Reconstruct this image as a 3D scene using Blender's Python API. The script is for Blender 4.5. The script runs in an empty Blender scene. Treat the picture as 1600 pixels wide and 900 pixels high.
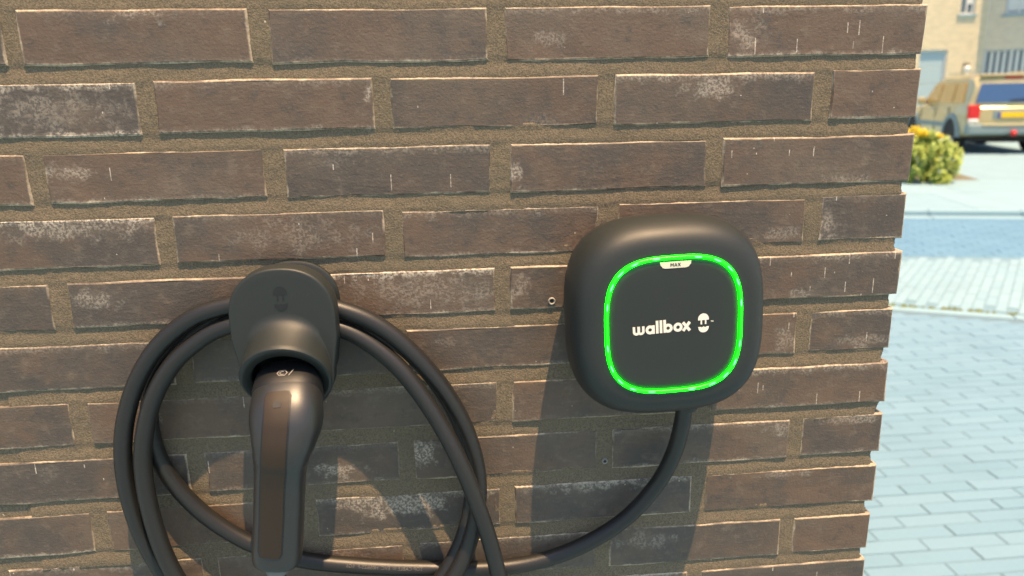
import bpy, bmesh, math, random
from mathutils import Vector, Matrix, noise as mnoise
R = math.radians
random.seed(7)
scene = bpy.context.scene
col = scene.collection

# ------------------------------------------------------------------ camera
CAM = Vector((-0.41268, -0.63015, 1.42003))
YAW, PITCH, ROLL = 0.083803, 0.251980, -0.019265
fw = Vector((math.sin(YAW)*math.cos(PITCH), math.cos(YAW)*math.cos(PITCH), -math.sin(PITCH)))
rt0 = Vector((math.cos(YAW), -math.sin(YAW), 0)); up0 = rt0.cross(fw)
rt = rt0*math.cos(ROLL) + up0*math.sin(ROLL)
up = up0*math.cos(ROLL) - rt0*math.sin(ROLL)
cd = bpy.data.cameras.new('camera')
cam = bpy.data.objects.new('camera', cd); col.objects.link(cam)
mw = Matrix.Identity(4)
for i in range(3):
    mw[i][0] = rt[i]; mw[i][1] = up[i]; mw[i][2] = -fw[i]; mw[i][3] = CAM[i]
cam.matrix_world = mw
cd.sensor_width = 36; cd.lens = 36*1150/1600
cd.clip_start = 0.02; cd.clip_end = 3000
cd.dof.use_dof = True; cd.dof.focus_distance = 0.64; cd.dof.aperture_fstop = 6.5
scene.camera = cam

# ------------------------------------------------------------------ sky and sun
SUN_TO = Vector((0.45, -1.0, 3.6)).normalized()           # towards the sun
elev = math.asin(SUN_TO.z); az = math.atan2(SUN_TO.x, SUN_TO.y)
world = bpy.data.worlds.new('World'); scene.world = world; world.use_nodes = True
wn = world.node_tree.nodes; wl = world.node_tree.links
bg = wn['Background']; sky = wn.new('ShaderNodeTexSky'); sky.sky_type = 'NISHITA'; sky.sun_disc = False
sky.sun_elevation = elev; sky.sun_rotation = az; sky.dust_density = 2.0; sky.ozone_density = 1.0
wl.new(sky.outputs[0], bg.inputs[0]); bg.inputs[1].default_value = 0.12
sd = bpy.data.lights.new('sun', 'SUN'); sd.energy = 4.8; sd.angle = R(0.5); sd.color = (1.0, 0.67, 0.38)
sun = bpy.data.objects.new('sun', sd); col.objects.link(sun)
sun.rotation_euler = (-SUN_TO).to_track_quat('-Z', 'Y').to_euler()
sun.location = (2, -4, 8)
vs = scene.view_settings; vs.view_transform = 'Standard'; vs.look = 'None'; vs.gamma = 1; vs.exposure = 0.95
vs.use_curve_mapping = False
scene.cycles.use_denoising = True; scene.cycles.use_adaptive_sampling = True; scene.cycles.adaptive_threshold = 0.02
scene.cycles.max_bounces = 5; scene.cycles.diffuse_bounces = 3; scene.cycles.glossy_bounces = 3

# ------------------------------------------------------------------ node helpers
class NT:
    def __init__(s, name):
        s.mat = bpy.data.materials.new(name); s.mat.use_nodes = True
        s.t = s.mat.node_tree; s.b = s.t.nodes['Principled BSDF']
    def set(s, sock, v):
        if isinstance(v, bpy.types.NodeSocket): s.t.links.new(v, sock)
        elif isinstance(v, (tuple, list)) and len(v) == 3 and sock.type == 'RGBA': sock.default_value = (*v, 1)
        else: sock.default_value = v
    def n(s, typ, ins=(), out=0, **props):
        nd = s.t.nodes.new(typ)
        for k, v in props.items(): setattr(nd, k, v)
        for k, v in (ins.items() if isinstance(ins, dict) else enumerate(ins)):
            if v is not None: s.set(nd.inputs[k], v)
        return nd.outputs[out]
    def m(s, op, a, b=0.0, c=None, clamp=False):
        return s.n('ShaderNodeMath', [a, b] + ([c] if c is not None else []), operation=op, use_clamp=clamp)
    def noise(s, vec, scale, detail=3, rough=0.6, w=None, dist=0.0):
        ins = {'Scale': scale, 'Detail': detail, 'Roughness': rough, 'Distortion': dist}
        if vec is not None: ins['Vector'] = vec
        if w is not None: ins['W'] = w
        return s.n('ShaderNodeTexNoise', ins, noise_dimensions='4D' if w is not None else '3D')
    def ss(s, x, a, b):                                    # smoothstep a..b -> 0..1
        return s.n('ShaderNodeMapRange', [x, a, b, 0.0, 1.0], interpolation_type='SMOOTHSTEP')
    def mix(s, f, a, b, blend='MIX'):
        nd = s.t.nodes.new('ShaderNodeMix'); nd.data_type = 'RGBA'; nd.blend_type = blend
        s.set(nd.inputs[0], f); s.set(nd.inputs[6], a); s.set(nd.inputs[7], b)
        return nd.outputs[2]
    def obj(s): return s.n('ShaderNodeTexCoord', out=3)
    def attr(s, name): return s.n('ShaderNodeAttribute', out=2, attribute_type='OBJECT', attribute_name=name)
    def rnd(s): return s.n('ShaderNodeObjectInfo', out=5)
    def scale(s, v, sc): return s.n('ShaderNodeVectorMath', [v, sc], operation='MULTIPLY')
    def xyz(s, v):
        nd = s.t.nodes.new('ShaderNodeSeparateXYZ'); s.set(nd.inputs[0], v); return nd.outputs
    def bump(s, h, dist, strength=1.0, prev=None):
        nd = s.t.nodes.new('ShaderNodeBump'); s.set(nd.inputs['Height'], h)
        nd.inputs['Distance'].default_value = dist; nd.inputs['Strength'].default_value = strength
        if prev is not None: s.t.links.new(prev, nd.inputs['Normal'])
        return nd.outputs[0]
    def out(s, color=None, rough=None, normal=None, **kw):
        if color is not None: s.set(s.b.inputs['Base Color'], color)
        if rough is not None: s.set(s.b.inputs['Roughness'], rough)
        if normal is not None: s.set(s.b.inputs['Normal'], normal)
        for k, v in kw.items(): s.set(s.b.inputs[k.replace('_', ' ')], v)
        return s.mat

def plain(name, c, rough=0.5, var=0.15, scale=8.0, bump=0.0, **kw):
    t = NT(name); v = t.obj(); n = t.noise(v, scale, 4)
    f = t.m('MULTIPLY_ADD', n, 2*var, 1-var)
    cc = t.mix(1.0, c, t.n('ShaderNodeCombineXYZ', [f, f, f]), 'MULTIPLY')
    nm = t.bump(t.noise(v, scale*6, 3), bump) if bump else None
    return t.out(cc, t.m('MULTIPLY_ADD', n, 0.12, rough-0.06), nm, **kw)

# ------------------------------------------------------------------ brick and mortar materials
def brick_material():
    t = NT('brick_clay'); v0 = t.obj(); rn = t.rnd()
    x, y, z = t.xyz(v0)
    v = t.n('ShaderNodeVectorMath', [v0, t.n('ShaderNodeCombineXYZ', [t.m('MULTIPLY', rn, 31.0), t.m('MULTIPLY', rn, 17.0), t.m('MULTIPLY', rn, 7.0)])], operation='ADD')
    def ns(scale, d=2, off=0.0, sc=(1, 1, 1)):
        q = v if not off and sc == (1, 1, 1) else t.n('ShaderNodeVectorMath', [v, sc, (off, off, off)], operation='MULTIPLY_ADD')
        return t.noise(q, scale, d, 0.65)
    big = ns(19, 4); fine = ns(430, 3); mid = ns(75, 3); streak = ns(60, 2, 1.7, (1, 1, 5))
    tone = t.m('ADD', t.m('MULTIPLY', t.m('SUBTRACT', rn, 0.5), 0.32), big)
    base = t.mix(t.ss(tone, 0.30, 0.72), (0.068, 0.058, 0.047), (0.118, 0.079, 0.051))
    base = t.mix(t.m('MULTIPLY', t.ss(ns(8, 2, 3.3), 0.50, 0.72), 0.8), base, (0.116, 0.090, 0.064))
    base = t.mix(t.m('MULTIPLY', t.ss(streak, 0.52, 0.80), 0.22), base, (0.19, 0.155, 0.11))
    base = t.mix(t.m('MULTIPLY', t.ss(mid, 0.52, 0.78), 0.42), base, (0.185, 0.148, 0.105))
    base = t.mix(t.m('MULTIPLY', t.ss(mid, 0.46, 0.28), 0.55), base, (0.050, 0.046, 0.040))
    base = t.mix(t.m('MULTIPLY', t.ss(fine, 0.58, 0.80), 0.45), base, (0.21, 0.170, 0.125))
    base = t.mix(t.m('MULTIPLY', t.ss(fine, 0.42, 0.20), 0.45), base, (0.045, 0.042, 0.036))
    hl = t.attr('half_len')
    ex = t.m('SUBTRACT', hl, t.m('ABSOLUTE', x)); ez = t.m('SUBTRACT', 0.0204, t.m('ABSOLUTE', z))
    midc = t.m('SUBTRACT', mid, 0.5)
    e = t.m('ADD', t.m('MINIMUM', ex, ez), t.m('MULTIPLY', midc, 0.0042))
    edge = t.m('MULTIPLY', t.ss(e, 0.0021, 0.0003), t.ss(ns(30, 2, 5.1), 0.34, 0.58))
    cream = t.mix(t.ss(fine, 0.3, 0.7), (0.34, 0.275, 0.18), (0.56, 0.47, 0.33))
    topm = t.m('MULTIPLY', t.ss(t.m('MULTIPLY_ADD', midc, 0.020, t.m('SUBTRACT', 0.0204, z)), 0.0085, 0.0), t.attr('top_bloom'))
    botm = t.m('MULTIPLY', t.ss(t.m('MULTIPLY_ADD', midc, 0.014, t.m('ADD', z, 0.0204)), 0.005, 0.0), t.attr('bottom_bloom'))
    dx = t.m('DIVIDE', t.m('SUBTRACT', x, t.attr('bloom_x')), t.attr('bloom_rx'))
    dz = t.m('DIVIDE', t.m('SUBTRACT', z, t.attr('bloom_z')), t.attr('bloom_rz'))
    d = t.m('SQRT', t.m('ADD', t.m('MULTIPLY', dx, dx), t.m('MULTIPLY', dz, dz)))
    d = t.m('MULTIPLY_ADD', midc, 3.2, d)
    patch = t.m('MULTIPLY', t.ss(d, 1.0, 0.1), t.attr('bloom'))
    spk = t.ss(fine, 0.42, 0.58)
    eff = t.m('MAXIMUM', t.m('MAXIMUM', topm, botm), patch)
    eff = t.m('MULTIPLY', eff, t.m('MULTIPLY_ADD', spk, 0.80, 0.16))
    wv = t.n('ShaderNodeVectorMath', [v0, t.n('ShaderNodeCombineXYZ', [t.m('MULTIPLY', rn, 3.7), 0.0, t.m('MULTIPLY', rn, 1.3)])], operation='ADD')
    wx, wy, wz = t.xyz(wv)
    cx = t.m('DIVIDE', wx, 0.0075); cz = t.m('DIVIDE', wz, 0.0140)
    cell = t.n('ShaderNodeCombineXYZ', [t.m('FLOOR', cx), t.m('FLOOR', cz), 0.0])
    wnz = t.n('ShaderNodeTexWhiteNoise', {'Vector': cell}, out=1); ca, cb, cc = t.xyz(wnz)
    fx = t.m('ABSOLUTE', t.m('SUBTRACT', t.m('SUBTRACT', t.m('FRACT', cx), 0.5), t.m('MULTIPLY', t.m('SUBTRACT', cc, 0.5), 0.6)))
    fx = t.m('ADD', fx, t.m('MULTIPLY', midc, 0.08))
    fz = t.m('ABSOLUTE', t.m('SUBTRACT', t.m('FRACT', cz), 0.5))
    drip = t.m('MULTIPLY', t.ss(fx, 0.075, 0.03), t.m('LESS_THAN', fz, t.m('MULTIPLY', cb, 0.5)))
    drip = t.m('MULTIPLY', t.m('MULTIPLY', drip, t.m('LESS_THAN', ca, t.attr('drips'))), t.m('MULTIPLY_ADD', spk, 0.6, 0.4))
    dots = t.ss(ns(300, 0, 9.0), 0.885, 0.91)
    c = t.mix(t.m('MULTIPLY', edge, 0.80), base, cream)
    c = t.mix(t.m('MULTIPLY', eff, 0.85), c, (0.54, 0.475, 0.37))
    c = t.mix(t.m('MAXIMUM', t.m('MULTIPLY', drip, 0.8), t.m('MULTIPLY', dots, 0.7)), c, (0.60, 0.54, 0.44))
    h = t.m('ADD', t.m('MULTIPLY', fine, 0.55), t.m('ADD', t.m('MULTIPLY', streak, 0.22), t.m('MULTIPLY', mid, 0.35)))
    nm = t.bump(h, 0.0010, 0.8)
    return t.out(c, t.m('MULTIPLY_ADD', fine, 0.25, 0.45), nm, Specular_IOR_Level=0.5)

def mortar_material():
    t = NT('mortar_sand'); v = t.obj()
    a = t.noise(v, 700, 2, 0.7); g = t.noise(v, 16, 2, 0.6)
    c = t.mix(t.ss(a, 0.28, 0.72), (0.106, 0.089, 0.061), (0.200, 0.162, 0.108))
    c = t.mix(t.m('MULTIPLY', t.ss(a, 0.68, 0.82), 0.5), c, (0.34, 0.28, 0.19))
    c = t.mix(t.m('MULTIPLY', t.ss(g, 0.45, 0.75), 0.45), c, (0.130, 0.115, 0.078))
    c = t.mix(t.m('MULTIPLY', t.ss(t.noise(v, 260, 0, 0.5), 0.875, 0.90), 0.7), c, (0.55, 0.5, 0.40))
    return t.out(c, 0.9, t.bump(a, 0.0010, 0.7), Specular_IOR_Level=0.2)

def plastic(name, c, rough, bump=0.00006, spec=0.5):
    t = NT(name); v = t.obj()
    n = t.noise(v, 3500, 2, 0.5); s = t.noise(v, 40, 4, 0.6)
    dust = t.ss(t.noise(v, 900, 2, 0.5), 0.70, 0.78)
    cc = t.mix(t.m('MULTIPLY', dust, 0.18), c, (0.22, 0.21, 0.19))
    return t.out(cc, t.m('MULTIPLY_ADD', s, 0.14, rough-0.07), t.bump(n, bump, 0.6), Specular_IOR_Level=spec)

def emit(name, c, strength, base=(0.02, 0.2, 0.02)):
    t = NT(name); n = t.noise(t.obj(), 120, 2)
    t.b.inputs['Emission Strength'].default_value = strength
    return t.out(base, 0.35, None, Emission_Color=t.mix(t.m('MULTIPLY', n, 0.35), c, (c[0]*1.5+0.0012, min(1, c[1]*1.2), c[2]*1.5+0.0015)))

def paver_material(name, c1, c2, rough=0.85):
    t = NT(name); v = t.n('ShaderNodeNewGeometry', out=0); rn = t.rnd()
    isl = t.n('ShaderNodeNewGeometry', out=8)
    f = t.n('ShaderNodeMath', [rn, isl], operation='ADD'); f = t.m('FRACT', t.m('MULTIPLY', f, 3.17))
    c = t.mix(f, c1, c2)
    n = t.noise(v, 90, 4, 0.7); g = t.noise(v, 2.2, 4, 0.6)
    c = t.mix(t.m('MULTIPLY', t.ss(n, 0.45, 0.8), 0.25), c, tuple(min(1, q*1.3) for q in c2))
    c = t.mix(t.m('MULTIPLY', t.ss(g, 0.45, 0.7), 0.22), c, tuple(q*0.72 for q in c1))
    return t.out(c, rough, t.bump(n, 0.0015, 0.6), Specular_IOR_Level=0.3)

M = {}
M['brick'] = brick_material(); M['mortar'] = mortar_material()
M['black'] = plastic('charcoal_plastic', (0.019, 0.023, 0.021), 0.50, 0.00008, 0.45)
M['black2'] = plastic('charcoal_plastic_satin', (0.017, 0.018, 0.018), 0.39, 0.00005, 0.65)
M['cavity'] = plastic('black_plastic', (0.006, 0.0065, 0.007), 0.5)
M['inlay'] = plastic('handle_rubber', (0.027, 0.018, 0.010), 0.5, 0.00008, 0.35)  # brown is the warm sun reflection put into the strip's colour
M['rubber'] = plastic('cable_rubber', (0.014, 0.014, 0.013), 0.42, 0.0001)
M['greycable'] = plastic('grey_rubber', (0.16, 0.16, 0.15), 0.5)
M['print'] = plain('printed_cream', (0.80, 0.74, 0.62), 0.5, 0.05)
M['tabcream'] = plain('tab_cream', (0.70, 0.66, 0.50), 0.5, 0.05)
M['darkprint'] = plain('printed_dark', (0.008, 0.010, 0.010), 0.55, 0.05)
M['faintprint'] = plain('printed_grey', (0.30, 0.28, 0.24), 0.6, 0.3, 300)
M['cableprint'] = plain('cable_ink', (0.10, 0.092, 0.078), 0.6, 0.4, 400)
M['ring'] = emit('led_ring', (0.0, 0.85, 0.0), 9.0)
M['ring'].cycles.emission_sampling = 'FRONT'
M['led'] = emit('led_spot', (0.020, 1.0, 0.045), 9.0)
M['led'].cycles.emission_sampling = 'NONE'
M['paver'] = paver_material('paver_concrete', (0.150, 0.268, 0.350), (0.172, 0.293, 0.378))  # bluish cast of skylight put into the paving, road, kerb and ground colours
M['slab'] = paver_material('slab_concrete', (0.220, 0.350, 0.410), (0.240, 0.370, 0.430))
M['road'] = paver_material('road_blocks', (0.108, 0.230, 0.340), (0.124, 0.252, 0.362))
M['sand'] = plain('joint_sand', (0.122, 0.205, 0.252), 0.95, 0.3, 120)
M['joint_pale'] = plain('pale_joint_sand', (0.155, 0.265, 0.320), 0.95, 0.2, 60)
M['kerb'] = plain('kerb_concrete', (0.23, 0.37, 0.43), 0.85, 0.1, 30)
M['moss'] = plain('moss', (0.16, 0.19, 0.05), 0.95, 0.4, 60, 0.004)
M['groundfar'] = plain('pale_ground', (0.215, 0.335, 0.385), 0.95, 0.15, 3)

# ------------------------------------------------------------------ object helpers
def tag(o, label=None, cat=None, group=None, kind=None):
    if label: o['label'] = label
    if cat: o['category'] = cat
    if group: o['group'] = group
    if kind: o['kind'] = kind
    return o
def link(name, me, mat=None, parent=None, smooth=False, sharp=None):
    o = bpy.data.objects.new(name, me); col.objects.link(o)
    if mat is not None and not me.materials: me.materials.append(mat)
    if parent is not None: o.parent = parent
    if smooth:
        for p in me.polygons: p.use_smooth = True
        if sharp: me.set_sharp_from_angle(angle=R(sharp))
    return o
def empty(name, loc=(0, 0, 0), rz=0):
    o = bpy.data.objects.new(name, None); col.objects.link(o); o.location = loc; o.rotation_euler = (0, 0, rz)
    o.empty_display_size = 0.1
    return o
def mesh(name, vs_, fs): 
    me = bpy.data.meshes.new(name); me.from_pydata([tuple(v) for v in vs_], [], fs); me.update(); return me
def fixn(me):
    bm = bmesh.new(); bm.from_mesh(me); bmesh.ops.recalc_face_normals(bm, faces=bm.faces); bm.to_mesh(me); bm.free(); return me
def box(name, lo, hi, mat, parent=None, bev=0.0):
    bm = bmesh.new(); bmesh.ops.create_cube(bm, size=1)
    for v in bm.verts: v.co = Vector([(lo[i]+hi[i])/2 + v.co[i]*(hi[i]-lo[i]) for i in range(3)])
    if bev: bmesh.ops.bevel(bm, geom=bm.edges[:], offset=bev, segments=2, affect='EDGES', profile=0.5)
    me = bpy.data.meshes.new(name); bm.to_mesh(me); bm.free()
    return link(name, me, mat, parent)
def loft(name, rings, mat, parent=None, cap0=True, cap1=True, smooth=True, sharp=35, closed=True):
    n = len(rings[0]); vs_ = [p for r in rings for p in r]; fs = []
    for i in range(len(rings)-1):
        for j in range(n if closed else n-1):
            a = i*n+j; b = i*n+(j+1) % n; fs.append((a, b, b+n, a+n))
    if cap0: fs.append(tuple(range(n))[::-1])
    if cap1: fs.append(tuple(range((len(rings)-1)*n, len(rings)*n)))
    me = fixn(mesh(name, vs_, fs))
    return link(name, me, mat, parent, smooth, sharp)
def catmull(P, k=10):
    out = []; n = len(P)
    for i in range(n-1):
        p0, p1, p2, p3 = (Vector(P[max(0, i-1)]), Vector(P[i]), Vector(P[i+1]), Vector(P[min(n-1, i+2)]))
        for s in range(k):
            t = s/k
            out.append(0.5*((2*p1)+(p2-p0)*t+(2*p0-5*p1+4*p2-p3)*t*t+(3*p1-p0-3*p2+p3)*t**3))
    out.append(Vector(P[-1])); return out
def frames(pts):
    fr = []; nrm = None
    for i, p in enumerate(pts):
        tg = (pts[min(i+1, len(pts)-1)] - pts[max(i-1, 0)]).normalized()
        if nrm is None:
            nrm = Vector((0, -1, 0)); 
        nrm = (nrm - tg*nrm.dot(tg)).normalized()
        fr.append((p, tg, nrm, tg.cross(nrm)))
    return fr
def tube(name, pts, rad, mat, parent=None, seg=16):
    rad = rad if callable(rad) else (lambda s, r=rad: r)
    fr = frames(pts); rings = []
    for i, (p, tg, n, b) in enumerate(fr):
        r = rad(i/(len(fr)-1))
        rings.append([p + (n*math.cos(2*math.pi*k/seg) + b*math.sin(2*math.pi*k/seg))*r for k in range(seg)])
    return loft(name, rings, mat, parent, sharp=50)
def superell(a, b, n, N=96, ph=0.0):
    out = []
    for k in range(N):
        t = 2*math.pi*k/N + ph; c, s = math.cos(t), math.sin(t)
        out.append((a*math.copysign(abs(c)**(2/n), c), b*math.copysign(abs(s)**(2/n), s)))
    return out
def shape2d(name, loops, depth, to3, mat, parent=None):
    """flat outline(s) with holes, filled and given a thickness; to3 maps (u, v, w) into the scene"""
    cu = bpy.data.curves.new(name, 'CURVE'); cu.dimensions = '2D'; cu.fill_mode = 'BOTH'; cu.extrude = depth/2
    for lp in loops:
        sp = cu.splines.new('POLY'); sp.points.add(len(lp)-1); sp.use_cyclic_u = True
        for q, p in zip(sp.points, lp): q.co = (p[0], p[1], 0, 1)
    return curve_mesh(name, cu, to3, mat, parent)
def curve_mesh(name, cu, to3, mat, parent):
    o = bpy.data.objects.new('tmp', cu); col.objects.link(o)
    dg = bpy.context.evaluated_depsgraph_get(); me = bpy.data.meshes.new_from_object(o.evaluated_get(dg))
    bpy.data.objects.remove(o); me.name = name; me.materials.clear()
    for v in me.vertices: v.co = to3(*v.co)
    me.update(); fixn(me)
    return link(name, me, mat, parent)
def circ(cx, cy, r, N=28, a0=0, a1=2*math.pi, closed=True):
    m_ = N if closed else N-1
    return [(cx+r*math.cos(a0+(a1-a0)*k/m_), cy+r*math.sin(a0+(a1-a0)*k/m_)) for k in range(N)]

# ------------------------------------------------------------------ setting: ground, road, pavements
g = mesh('ground', [(-400, -400, -0.06), (400, -400, -0.06), (400, 400, -0.06), (-400, 400, -0.06)], [(0, 1, 2, 3)])
tag(link('ground', g, M['groundfar']), kind='structure')
def ubox(vs_, fs, cx, cy, z0, z1, hx, hy, ux=(1, 0), bev=0.0):
    """a block with chamfered top edges, appended to a vertex and face list"""
    vx = (-ux[1], ux[0]); b = len(vs_)
    for z, q in ((z0, 0), (z1-bev, 0), (z1, bev)):
        for sx, sy in ((-1, -1), (1, -1), (1, 1), (-1, 1)):
            u, v = sx*(hx-q), sy*(hy-q)
            vs_.append((cx+ux[0]*u+vx[0]*v, cy+ux[1]*u+vx[1]*v, z))
    for k in range(4):
        k2 = (k+1) % 4
        fs.append((b+k, b+k2, b+4+k2, b+4+k)); fs.append((b+4+k, b+4+k2, b+8+k2, b+8+k))
    fs.append((b+8, b+9, b+10, b+11))

EDGE_A = Vector((2.521, 3.858)); EDGE_D = (Vector((3.189, 3.534))-EDGE_A).normalized(); EDGE_N = Vector((-EDGE_D.y, EDGE_D.x))
drive = tag(empty('driveway'), kind='structure')
def poly_sheet(name, pts, z, mat, parent=None, th=0.03):
    n = len(pts)
    me = mesh(name, [(p[0], p[1], z) for p in pts]+[(p[0], p[1], z-th) for p in pts],
              [tuple(range(n)), tuple(range(n, 2*n))[::-1]]+[(i, (i+1) % n, n+(i+1) % n, n+i) for i in range(n)])
    return link(name, fixn(me), mat, parent)
e0 = EDGE_A - EDGE_D*7; e1 = EDGE_A + EDGE_D*6
poly_sheet('joint_sand', [(-6, -5), (8.6, -5), (e1.x, e1.y), (e0.x, e0.y), (-6, 7)], -0.0035, M['sand'], drive)
PX, PY = 0.2665, 0.0655
def in_view(x, y):
    d = Vector((x, y, 0))-CAM; f = d.dot(fw)
    if f < 0.3: return None
    u, v = 800+1150*d.dot(rt)/f, 450-1150*d.dot(up)/f
    if 1300 < u < 1650 and 430 < v < 960 and (y < 0.02 or x > y*(0.41268)/0.63 - 0.05): return v
    return None
cells = []
for j in range(-50, 110):
    y = 1.2465 + (j+0.5)*PY
    for i in range(-22, 24):
        x = 0.940 + (i+0.5 + (0.5 if j % 2 else 0.0))*PX
        if (Vector((x, y))-EDGE_A).dot(EDGE_N) > -0.10 or x > 5.5 or x < -3.5: continue
        if x < -0.13 and y > 0.05: continue
        v = in_view(x, y); cells.append((-(v or -1), x, y, v))
cells.sort(key=lambda c: c[0])
pm = []
for k in range(8):
    vs_, fs = [], []
    r = random.Random(k); ubox(vs_, fs, 0, 0, -0.05, r.uniform(-0.0012, 0.0012), PX/2-0.0022-r.random()*0.0009, PY/2-0.0020-r.random()*0.0009, (1, r.uniform(-.004, .004)), 0.0022)
    me = mesh('paver', vs_, fs); me.materials.append(M['paver']); pm.append(me)
svs, sfs = [], []; nind = 0
for _, x, y, v in cells:
    if v is not None and nind < 290:
        o = link('paver', random.choice(pm), None, drive); o.location = (x, y, 0); nind += 1
    else: ubox(svs, sfs, x, y, -0.05, random.uniform(-0.001, 0.001), PX/2-0.0027, PY/2-0.0025, (1, 0), 0.0022)
tag(link('paver_field', mesh('paver_field', svs, sfs), M['paver'], drive), kind='stuff')

# road frame
RO = Vector((3.653, 5.46)); ru = Vector((math.cos(R(-14)), math.sin(R(-14)))); rv = Vector((-ru.y, ru.x))
def rp(u, v): q = RO + ru*u + rv*v; return (q.x, q.y)
walk = tag(empty('sidewalk'), kind='structure')
q0 = EDGE_A-EDGE_D*7+EDGE_N*0.02; q1 = EDGE_A+EDGE_D*6+EDGE_N*0.02
poly_sheet('joint_sand', [(q0.x, q0.y), (q1.x, q1.y), rp(8, -0.02), rp(-8, -0.02)], -0.0055, M['joint_pale'], walk)
wu = Vector((math.cos(R(49)), math.sin(R(49)))); wv_ = Vector((-wu.y, wu.x)); W0 = Vector((3.2, 4.6))
wm = []
for k in range(5):
    vs_, fs = [], []; ubox(vs_, fs, 0, 0, -0.05, random.uniform(-.002, .002), PX/2-.0022, PY/2-.0020, (1, random.uniform(-.01, .01)), 0.003)
    me = mesh('paver', vs_, fs); me.materials.append(M['slab']); wm.append(me)
wvs, wfs = [], []; nw = 0
for i in range(-16, 17):
    for j in range(-55, 56):
        c = W0 + wu*((i+0.5+(0.5 if j % 2 else 0))*PX) + wv_*((j+0.5)*PY)
        if (c-EDGE_A).dot(EDGE_N) < 0.20 or (c-RO).dot(rv) > -0.13 or abs(c.x-3.6) > 2.6: continue
        d = Vector((c.x, c.y, 0))-CAM; px_ = 800+1150*d.dot(rt)/d.dot(fw)
        if 1385 < px_ < 1640 and nw < 290:
            o = link('paver', random.choice(wm), None, walk); o.location = (c.x, c.y, 0); o.rotation_euler.z = R(49); nw += 1
        else: ubox(wvs, wfs, c.x, c.y, -0.05, random.uniform(-.002, .002), PX/2-.0024, PY/2-.0022, (wu.x, wu.y), 0.003)
tag(link('paver_field', mesh('paver_field', wvs, wfs), M['slab'], walk), kind='stuff')
# edging stones and moss joint between driveway and sidewalk
edging = tag(empty('edging'), kind='structure')
ang = math.atan2(EDGE_D.y, EDGE_D.x)
for i in range(-5, 7):
    c = EDGE_A + EDGE_D*(i*0.80+0.3) + EDGE_N*0.055
    vs_, fs = [], []; ubox(vs_, fs, 0, 0, -0.08, 0.004, 0.396, 0.045, (1, 0), 0.006)
    o = link('edging_stone', mesh('edging_stone', vs_, fs), M['kerb'], edging); o.location = (c.x, c.y, 0); o.rotation_euler.z = ang
mv, mf = [], []; rr = random.Random(3)
for i in range(900):
    s = rr.uniform(-4, 5); dens = 0.5+0.5*mnoise.noise(Vector((s*1.3, 0, 5)))
    if rr.random() > dens*1.2: continue
    c = EDGE_A + EDGE_D*s + EDGE_N*(0.118+rr.gauss(0, 0.012)); r_ = rr.uniform(0.006, 0.022)
    b = len(mv)
    for k in range(5): a = k*1.2566+rr.random(); mv.append((c.x+r_*math.cos(a), c.y+r_*math.sin(a), 0.001))
    mv.append((c.x, c.y, 0.006+r_*0.7))
    for k in range(5): mf.append((b+k, b+(k+1) % 5, b+5))
tag(link('moss', mesh('moss', mv, mf), M['moss']), 'green moss growing along the joint of the pale edging stones', 'moss', kind='stuff')
# road, gutter, kerb and far pavement
road = tag(empty('road'), kind='structure')
poly_sheet('road_bed', [rp(-14, 0), rp(22, 0), rp(22, 2.16), rp(-14, 2.16)], -0.014, M['sand'], road)
rvs, rfs = [], []
for j in range(20):
    for i in range(-20, 44):
        c = RO + ru*((i+0.5+(0.5 if j % 2 else 0))*0.215) + rv*((j+0.5)*0.108)
        ubox(rvs, rfs, c.x, c.y, -0.05, random.uniform(-0.008, -0.004), 0.105, 0.0515, (ru.x, ru.y), 0.003)
tag(link('road_block', mesh('road_block', rvs, rfs), M['road'], road), kind='stuff')
kerb = tag(empty('kerb'), kind='structure')
for i in range(-10, 18):
    for nm, v0, v1, z1 in (('gutter_stone', 2.165, 2.325, -0.002), ('kerb_stone', 2.33, 2.45, 0.060)):
        c = RO + ru*((i+0.5)*1.0) + rv*((v0+v1)/2)
        vs_, fs = [], []; ubox(vs_, fs, 0, 0, -0.1, z1, 0.496, (v1-v0)/2, (1, 0), 0.012)
        o = link(nm, mesh(nm, vs_, fs), M['kerb'], kerb); o.location = (c.x, c.y, 0); o.rotation_euler.z = R(-14)
farwalk = tag(empty('far_sidewalk'), kind='structure')
for i in range(-3, 9):
    for j in range(2):
        c = RO + ru*((i+0.5)*1.6+(0.5 if j else 0)) + rv*(2.46+1.57*(j+0.5))
        vs_, fs = [], []; ubox(vs_, fs, 0, 0, -0.1, 0.053+random.uniform(-.003, .003), 0.797, 0.782, (1, 0), 0.006)
        o = link('slab', mesh('slab', vs_, fs), M['slab'], farwalk); o.location = (c.x, c.y, 0); o.rotation_euler.z = R(-14)
forecourt = poly_sheet('forecourt', [rp(-14, 5.62), rp(22, 5.62), rp(26, 40), rp(-14, 40)], 0.040, M['groundfar'], None, 0.1)
tag(forecourt, kind='structure')

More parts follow.
